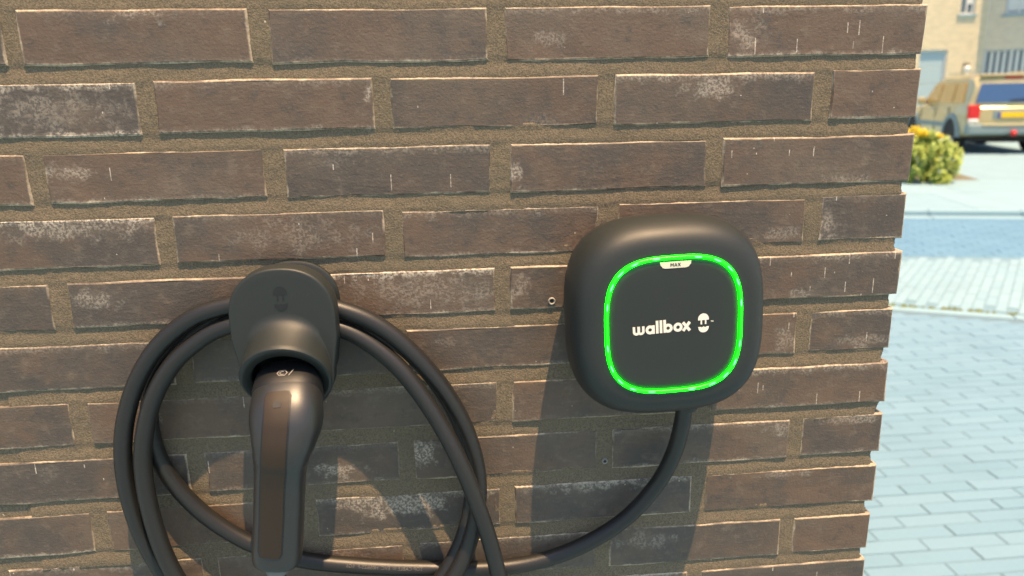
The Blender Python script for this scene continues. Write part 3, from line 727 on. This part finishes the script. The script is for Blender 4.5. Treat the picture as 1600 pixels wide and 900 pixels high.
for k_, d_ in ((0.992, 0.004), (0.965, 0.0072), (0.90, 0.0092), (0.55, 0.0094)):
    rings.append([p+tg*d_-PO+xa*u+fa*v for u, v in superell(a*k_, b*k_, 2.6, NS)])
loft('handle', rings, M['black2'], plug, True, True, sharp=50)
# inlay strip on the outer face of the grip, with a dark seam round it
def strip(name, w0, w1, i0, i1, lift, mat, parent, th=0.002, nseg=8):
    rg = []
    for i in range(i0, i1+1):
        p, xa, fa, a, b, tg = pfr[i]; f = (i-i0)/(i1-i0); w = w0+(w1-w0)*f
        if i in (i0, i1): w *= 0.80
        top = []; bot = []
        for k in range(nseg+1):
            u = -w+2*w*k/nseg - 0.0025
            v = b*(1-abs(u/a)**2.6)**(1/2.6)
            top.append(p-PO+xa*u+fa*(v+lift)); bot.append(p-PO+xa*u+fa*(v-th))
        rg.append(top+bot[::-1])
    return loft(name, rg, mat, parent, True, True, sharp=40)
crg = [[p-PO+xa*u+fa*v for u, v in superell(a*k_, b*k_, 2.6, NS)] for (p, xa, fa, a, b, tg), k_ in zip(pfr[1:8], (1.0, 1.035, 1.04, 1.04, 1.04, 1.035, 1.0))]
pcol = loft('collar', crg, M['cavity'], plug, False, False, sharp=50)
p, xa, fa, a, b, tg = pfr[5]
def on_collar(u, v, w): return p-PO+xa*(u-0.001)+fa*(b*1.045+0.0002+w)-tg*(v+0.0005)
joined('collar_mark', [[hexa, hexi[::-1]], [cc_], [bar(0.0052, -0.0028, 0.0085, 0.0030, 0.0006)]], on_collar, M['faintprint'], pcol)
seam = strip('inlay_seam', 0.0103, 0.0098, 9, 42, 0.00035, M['cavity'], plug)
strip('inlay', 0.0090, 0.0085, 9, 42, 0.0007, M['inlay'], plug)
p, xa, fa, a, b, tg = pfr[12]
dot = [[p-PO+xa*(u-0.0022)+fa*(b+0.0010+w)+tg*v for u, v in superell(0.0030, 0.0024, 6, 24)] for w in (-0.001, 0)]
loft('inlay_badge', dot, M['cavity'], plug, False, True, False)
p, xa, fa, a, b, tg = pfr[-1]
tube('cable_boot', [p-PO+tg*0.009, p-PO+tg*0.013, p-PO+tg*0.020], lambda s: 0.0100-0.0012*s, M['greycable'], plug)

# ------------------------------------------------------------------ shrub across the road
M['leaf'] = (lambda t: t.out(t.mix(t.rnd() if 0 else t.noise(t.obj(), 7, 3), (0.23, 0.36, 0.08), (0.52, 0.60, 0.12)), 0.6, None, Subsurface_Weight=0.0))(NT('leaf'))
M['blossom'] = plain('blossom', (0.75, 0.58, 0.02), 0.6, 0.2, 20)
M['bark'] = plain('bark', (0.10, 0.075, 0.05), 0.9, 0.3, 30)
def leaf_mass(name, centers, n, size, mat, parent, seed):
    r = random.Random(seed); vs_, fs = [], []
    for _ in range(n):
        c, rad = r.choice(centers)
        while True:
            d = Vector((r.uniform(-1, 1), r.uniform(-1, 1), r.uniform(-1, 1)))
            if d.length < 1: break
        d = d*(0.55+0.45*r.random()); p = Vector(c)+Vector((d.x*rad[0], d.y*rad[1], d.z*rad[2]))
        ax = Vector((r.gauss(0, 1), r.gauss(0, 1), r.gauss(0, 1)+1.3)).normalized(); bx = ax.orthogonal().normalized()
        s = size*r.uniform(0.6, 1.4); b = len(vs_)
        vs_ += [p-ax*s, p+bx*s*0.4+ax*s*0.1, p+ax*s, p-bx*s*0.4+ax*s*0.1]; fs.append((b, b+1, b+2, b+3))
    return link(name, mesh(name, vs_, fs), mat, parent)
sb = Vector((6.90, 10.15, 0.040)); shrub = empty('shrub', sb); tag(shrub, 'yellow-green shrub with a bright yellow blossom tuft across the road', 'shrub')
rs = random.Random(5); lumps = []
for k in range(80):
    a = rs.uniform(0, 6.28); q = rs.random()**0.55*0.46; h = rs.uniform(0.08, 0.80)*(1-0.32*(q/0.46)**2)
    lumps.append(((q*math.cos(a), q*math.sin(a)*0.8, h), (rs.uniform(.06, .11),)*2+(rs.uniform(.10, .20),)))
leaf_mass('foliage', lumps, 10000, 0.034, M['leaf'], shrub, 8)
for k in range(12):
    a = rs.uniform(0, 6.28); c = lumps[k][0]
    tube('stem', [Vector((0.05*math.cos(a), 0.05*math.sin(a), 0)), Vector((c[0]*0.5, c[1]*0.5, c[2]*0.6)), Vector(c)], lambda s: 0.011*(1-0.6*s), M['bark'], shrub, 6)
leaf_mass('blossom', [((-.34, -.16, .80), (.12, .10, .10)), ((-.44, -.10, .74), (.09, .08, .09)), ((-.22, -.16, .76), (.08, .08, .07)), ((0.0, -.2, .72), (.07, .06, .05))], 900, 0.024, M['blossom'], shrub, 9)
M['soil'] = plain('soil', (0.16, 0.15, 0.09), 0.95, 0.3, 20, 0.01)
tag(poly_sheet('planting_bed', [rp(-6, 5.63), rp(0.35+2.6, 5.63), rp(0.35+2.7, 6.9), rp(-6, 6.9)], 0.046, M['soil']), kind='structure')

# ------------------------------------------------------------------ parked car
def clear_paint(name, c):
    t = NT(name); n = t.noise(t.obj(), 4, 4)
    return t.out(t.mix(t.ss(n, .4, .7), c, tuple(q*0.85 for q in c)), 0.28, None, Metallic=0.25, Coat_Weight=0.6)
M['paint'] = clear_paint('car_paint', (0.52, 0.44, 0.22)); M['cladding'] = plain('car_cladding', (0.20, 0.27, 0.27), 0.6)
M['tint'] = plain('tinted_glass', (0.035, 0.05, 0.065), 0.06, 0.02, Coat_Weight=1.0); M['rear_glass'] = plain('rear_glass', (0.05, 0.11, 0.24), 0.08, 0.05)
M['side_glass'] = plain('warm_reflection_glass', (0.52, 0.27, 0.05), 0.08, 0.1, Coat_Weight=0.8)  # warm reflection on the near side windows, put into the glass colour
M['tyre'] = plain('tyre', (0.02, 0.02, 0.02), 0.85); M['rim'] = plain('rim', (0.55, 0.56, 0.55), 0.3, Metallic=0.8)
M['red'] = plain('red_lens', (0.60, 0.02, 0.02), 0.2); M['white_lens'] = plain('white_lens', (0.8, 0.8, 0.76), 0.25); M['plate'] = plain('plate_yellow', (0.80, 0.52, 0.0), 0.4, 0.03)
M['blue'] = plain('plate_blue', (0.02, 0.06, 0.35), 0.4); M['chrome'] = plain('chrome', (0.6, 0.62, 0.62), 0.15, Metallic=1.0)
hd = math.atan2(0.958, 0.287)-math.pi/2
car = empty('parked_car', (11.78, 14.66, 0.040), hd)          # local: x right, y forward, rear bumper near y = 0
tag(car, 'olive silver off-road car with red tail lights parked before the house', 'car')
def section(y, hw_b, hw_t, z0, z1, r=0.10):
    pts = []
    prof_ = [(hw_b-0.08, z0), (hw_b-0.01, z0+0.06), (hw_b, z0+0.25), (hw_b+0.012, (z0+z1)/2), (hw_b-0.005, z1-0.12), (hw_t, z1-0.02), (hw_t-0.06, z1)]
    return [Vector((x, y, z)) for x, z in prof_]+[Vector((-x, y, z)) for x, z in prof_[::-1]]
loft('body', [section(0.06, .80, .78, .42, .98), section(0.10, .87, .84, .40, 1.02), section(0.5, .90, .87, .34, 1.05), section(1.6, .905, .87, .33, 1.04), section(2.8, .905, .87, .33, 1.03),
              section(3.2, .90, .86, .33, 1.02), section(3.9, .88, .82, .34, .98), section(4.45, .84, .76, .38, .92), section(4.55, .76, .66, .45, .86)], M['paint'], car, sharp=30)
def gsec(y, hwb, hwt, zb, zt):
    pr = [(hwb, zb), (hwt+0.02, zt-0.08), (hwt-0.06, zt-0.01), (hwt*0.4, zt+0.015)]
    return [Vector((x, y, z)) for x, z in pr]+[Vector((-x, y, z)) for x, z in pr[::-1]]
loft('cabin', [gsec(0.10, .84, .70, 1.00, 1.04), gsec(0.14, .85, .72, 1.00, 1.50), gsec(0.24, .86, .74, 1.00, 1.66), gsec(0.45, .86, .75, 1.00, 1.70), gsec(1.8, .86, .745, 1.00, 1.72), gsec(2.4, .86, .73, 1.0, 1.66), gsec(2.62, .855, .72, 1.0, 1.56), gsec(3.25, .85, .78, 1.0, 1.04)], M['paint'], car, sharp=30)
def quadp(name, pts, mat, parent, th=0.012):
    P = [Vector(p) for p in pts]; n = (P[1]-P[0]).cross(P[2]-P[0]).normalized()*th
    k = len(P); me = fixn(mesh(name, [p+n for p in P]+[p-n for p in P], [tuple(range(k)), tuple(range(k, 2*k))[::-1]]+[(i, (i+1) % k, k+(i+1) % k, k+i) for i in range(k)]))
    return link(name, me, mat, parent)
quadp('rear_window', [(-.72, .088, 1.10), (.72, .088, 1.10), (.64, .126, 1.50), (-.64, .126, 1.50)], M['rear_glass'], car)
wip = quadp('wiper', [(-.05, .068, 1.12), (.40, .07, 1.17), (.40, .07, 1.19), (-.05, .068, 1.15)], M['tyre'], car)
for s in (-1, 1):
    def sx(y, z): return s*(.862-(z-1.0)*.153+.008)
    for nm, ya, yb, yc, yd in (('quarter_window', .42, 1.02, .98, .50), ('rear_side_window', 1.10, 1.92, 1.90, 1.06), ('front_side_window', 2.00, 2.98, 2.42, 1.98)):
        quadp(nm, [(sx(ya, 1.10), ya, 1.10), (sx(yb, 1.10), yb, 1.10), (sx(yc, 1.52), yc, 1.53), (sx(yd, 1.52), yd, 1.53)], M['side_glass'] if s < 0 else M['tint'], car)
    tl = box('tail_light', (s*.74-.12, .035, .76), (s*.74+.12, .16, 1.05), M['red'], car, .02)
    box('reversing_lamp', (s*.74-.10, .025, .68), (s*.74+.10, .12, .755), M['white_lens'], tl, .015)
    box('roof_rail', (s*.66-.025, .45, 1.735), (s*.66+.025, 2.1, 1.775), M['chrome'], car, .012)
    mir = box('door_mirror', (s*.99-.10, 2.78, 1.04), (s*.99+.10, 2.92, 1.22), M['paint'], car, .04); box('mirror_arm', (s*.88-.05, 2.82, 1.05), (s*.88+.05, 2.88, 1.10), M['tyre'], mir)
    for dy_ in (1.15, 2.15): box('door_handle', (s*.905-.02, dy_, .92), (s*.905+.02, dy_+.20, .955), M['chrome'], car, .008)
    box('side_moulding', (s*.915-.012, 1.30, .55), (s*.915+.012, 3.3, .66), M['cladding'], car, .01)
    for wy in (.86, 3.58):
        wo = empty('wheel', (s*.78, wy, .36)); wo.parent = car
        def wring(r, x): return [Vector((s*x, r*math.cos(2*math.pi*k/36), r*math.sin(2*math.pi*k/36))) for k in range(36)]
        loft('tyre', [wring(.24, -.10), wring(.34, -.11), wring(.36, -.07), wring(.36, .07), wring(.34, .12), wring(.24, .115)], M['tyre'], wo, False, False)
        loft('rim', [wring(.245, .10), wring(.235, .06), wring(.08, .075), wring(.03, .09)], M['rim'], wo, False, True)
        for k in range(5):
            a = 2*math.pi*k/5; sp = box('spoke', (-.012, -.035, .04), (.012, .035, .235), M['rim'], wo); sp.location.x = s*.092; sp.rotation_euler.x = a
        ar = []
        for rr_, xx in ((.40, .86), (.40, .935), (.50, .94), (.53, .86)):
            ar.append([Vector((s*xx, wy+rr_*math.cos(math.pi*(k/20)), .36+rr_*math.sin(math.pi*(k/20)))) for k in range(21)])
        loft('wheel_arch', ar, M['cladding'], car, False, False, True, 40, False)
        wd = [[Vector((s*x, wy+.40*math.cos(math.pi*k/20), .36+.40*math.sin(math.pi*k/20))) for k in range(21)] for x in (.60, .918)]
        loft('wheel_well', wd, M['tyre'], car, True, True, True, 40, True)
for s in (-1, 1):
    for yy in (1.06, 1.96, 3.02): box('door_gap', (s*.912-.006, yy, .45), (s*.912+.006, yy+.012, 1.0), M['tyre'], car)
    box('tailgate_gap', (s*.665-.006, .048, .66), (s*.665+.006, .075, 1.06), M['tyre'], car)
box('rear_bumper', (-.88, -.10, .42), (.88, .16, .66), M['cladding'], car, .05); box('tailgate_step', (-.60, -.115, .60), (.60, .0, .655), M['paint'], car, .02)
box('brake_light', (-.17, .165, 1.60), (.17, .24, 1.645), M['red'], car, .01)
box('roof_spoiler', (-.66, .13, 1.655), (.66, .40, 1.69), M['paint'], car, .015)
npl = box('number_plate', (-.26, .030, .78), (.26, .055, .895), M['plate'], car, .004); box('plate_band', (-.262, .024, .783), (-.215, .040, .892), M['blue'], npl)
box('plate_recess', (-.36, .048, .75), (.36, .075, .94), M['cladding'], car, .01)
tb = empty('tow_bar', (0, 0, 0)); tb.parent = car
tube('tow_arm', [Vector((0, .2, .40)), Vector((0, -.08, .36)), Vector((0, -.17, .40)), Vector((0, -.18, .46))], .022, M['tyre'], tb, 10)
bm = bmesh.new(); bmesh.ops.create_uvsphere(bm, u_segments=16, v_segments=10, radius=.065); bmesh.ops.translate(bm, verts=bm.verts, vec=(-.0, -.18, .46)); me = bpy.data.meshes.new('ball_cover'); bm.to_mesh(me); bm.free()
link('ball_cover', me, M['red'], tb, True)
tube('exhaust', [Vector((.45, .3, .34)), Vector((.45, -.04, .33))], .035, M['chrome'], car, 12)
box('underbody', (-.70, .25, .24), (.70, 4.2, .42), M['tyre'], car, .05)

# ------------------------------------------------------------------ house across the road
M['yellow_brick'] = paver_material('yellow_brick', (0.62, 0.56, 0.38), (0.72, 0.64, 0.44)); M['pale_brick'] = paver_material('pale_brick', (0.62, 0.57, 0.44), (0.70, 0.64, 0.50))
M['joint'] = plain('pale_joint', (0.56, 0.54, 0.46), 0.95, .1); M['door'] = plain('grey_door', (0.34, 0.46, 0.50), 0.5, .05); M['frame'] = plain('window_frame', (0.60, 0.63, 0.62), 0.4, .05)
M['pane'] = plain('window_glass', (0.10, 0.14, 0.17), 0.05, .05); M['blind'] = plain('blind_slat', (0.62, 0.66, 0.64), 0.7, .08); M['roof'] = plain('roof_tile', (0.10, 0.09, 0.09), 0.8, .2)
house = empty('house', (17.9, 24.08, 0.0)); tag(house, 'yellow brick house with grey garage door behind the parked car', 'house')
wing = empty('house', (17.9, 24.08, 0.0)); 
wing_dir = Vector((0.50, -0.866)); wing.rotation_euler.z = math.atan2(wing_dir.y, wing_dir.x)
tag(wing, 'pale grey-beige brick house wing with large blind-covered window, at the right edge', 'house')
def facade(root, x0, x1, z1, holes, mat, depth=0.25, name='brick_course'):
    """wall in local xz at y = 0 facing -y, holes (xa, xb, za, zb) left open, laid in brick courses"""
    xs = sorted({x0, x1, *[h[0] for h in holes], *[h[1] for h in holes]}); zs = sorted({0.0, z1, *[h[2] for h in holes], *[h[3] for h in holes]})
    vs_, fs = [], []; bv, bf_ = [], []
    def add(L, F, lo, hi):
        b = len(L)
        for z in (lo[2], hi[2]):
            for x, y in ((lo[0], lo[1]), (hi[0], lo[1]), (hi[0], hi[1]), (lo[0], hi[1])): L.append((x, y, z))
        for q in ((0, 1, 5, 4), (1, 2, 6, 5), (2, 3, 7, 6), (3, 0, 4, 7), (4, 5, 6, 7), (3, 2, 1, 0)): F.append(tuple(b+i for i in q))
    for i in range(len(xs)-1):
        for j in range(len(zs)-1):
            mx_, mz = (xs[i]+xs[i+1])/2, (zs[j]+zs[j+1])/2
            if any(h[0] < mx_ < h[1] and h[2] < mz < h[3] for h in holes): continue
            add(vs_, fs, (xs[i], 0.008, zs[j]), (xs[i+1], depth, zs[j+1]))
    z = 0.0; r = 0
    while z < z1-0.05:
        x = x0 - (0.11 if r % 2 else 0)
        while x < x1:
            a, b = max(x, x0), min(x+0.212, x1)
            for (ha, hb, hc, hd_) in holes:                   # clip against openings
                if hc-0.03 < z+0.028 < hd_+0.03:
                    if ha <= a and b <= hb: a = b
                    elif a < ha < b: b = ha
                    elif a < hb < b: a = hb
            if b-a > 0.02: add(bv, bf_, (a, random.uniform(-.002, .001), z), (b, 0.012, z+0.053))
            x += 0.224
        z += 0.0655; r += 1
    link('wall', mesh('wall', vs_, fs), M['joint'], root)
    tag(link(name, mesh(name, bv, bf_), mat, root), kind='stuff')
def window(root, xa, xb, za, zb, blinds=0, mull=1, y=0.10):
    w = empty('window', (0, 0, 0)); w.parent = root; t_ = .06
    fr_ = [(xa, xb, zb-t_, zb), (xa, xb, za, za+t_), (xa, xa+t_, za+t_, zb-t_), (xb-t_, xb, za+t_, zb-t_)]
    for k in range(mull): c = xa+(xb-xa)*(k+1)/(mull+1); fr_.append((c-t_/2, c+t_/2, za+t_, zb-t_))
    for a, b, c, d in fr_: box('frame', (a, y-.03, c), (b, y+.05, d), M['frame'], w)
    box('pane', (xa+t_*.5, y+.01, za+t_*.5), (xb-t_*.5, y+.02, zb-t_*.5), M['pane'], w)
    for k in range(blinds):
        c = xa+.12+(xb-xa-.24)*(k+.5)/blinds; o = box('blind_slat', (-.05, -.004, za+.08), (.05, .004, zb-.08), M['blind'], w); o.location = (c, y-.004-.012+.012, 0); o.rotation_euler.z = 0; o.location.y = y-.002
    box('sill', (xa-.08, -.06, za-.07), (xb+.08, .12, za-.005), M['kerb'], w)
    return w
# house, local x runs along the facade (left is negative), facade faces -y
HD = (-2.26, -1.28, 0.0, 2.74); HW1 = (-1.02, -0.50, 3.86, 5.3)
facade(house, -7.5, 0.0, 6.0, [HD, HW1], M['yellow_brick'])
dr = empty('garage_door', (0, 0, 0)); dr.parent = house
for k in range(5): box('door_panel', (HD[0]+.01, .10, .02+k*.542), (HD[1]-.01, .14, .02+k*.542+.53), M['door'], dr, .008)
box('door_frame', (HD[0]-.0, .06, HD[3]-.06), (HD[1], .18, HD[3]-.002), M['frame'], dr); box('door_frame', (HD[1]-.05, .05, 0), (HD[1]-.002, .18, HD[3]-.062), M['frame'], dr)
w1 = window(house, *HW1, 0, 1); box('blind', (HW1[0]+.27, .085, 4.2), (HW1[1]-.06, .095, 5.24), M['blind'], w1)
lamp = empty('wall_lamp', (17.29, 24.08, 2.16)); tag(lamp, 'round white wall lamp on the yellow brick facade', 'wall lamp')
bm = bmesh.new(); bmesh.ops.create_uvsphere(bm, u_segments=20, v_segments=12, radius=.11); bmesh.ops.translate(bm, verts=bm.verts, vec=(0, -.13, -.05)); me = bpy.data.meshes.new('globe'); bm.to_mesh(me); bm.free()
link('globe', me, M['white_lens'], lamp, True); box('bracket', (-.07, -.16, .07), (.07, .0, .11), M['tyre'], lamp, .01)
WW = (0.02, 3.4, 0.95, 2.72); WU = (0.50, 1.25, 3.80, 5.3)
facade(wing, 0.0, 7.0, 6.0, [WW, WU], M['pale_brick'])
window(wing, *WW, 16, 3); w2 = window(wing, *WU, 0, 1); box('blind', (WU[0]+.06, .085, 3.9), (WU[1]-.06, .095, 5.24), M['blind'], w2)
for root, x0, x1 in ((house, -7.6, 0.0), (wing, 0.0, 7.1)):
    me = fixn(mesh('roof', [(x0, -.3, 6.0), (x1, -.3, 6.0), (x1, 4, 8.4), (x0, 4, 8.4), (x0, 8.2, 6.0), (x1, 8.2, 6.0)], [(0, 1, 2, 3), (3, 2, 5, 4), (0, 3, 4), (1, 5, 2), (0, 4, 5, 1)]))
    link('roof', me, M['roof'], root)
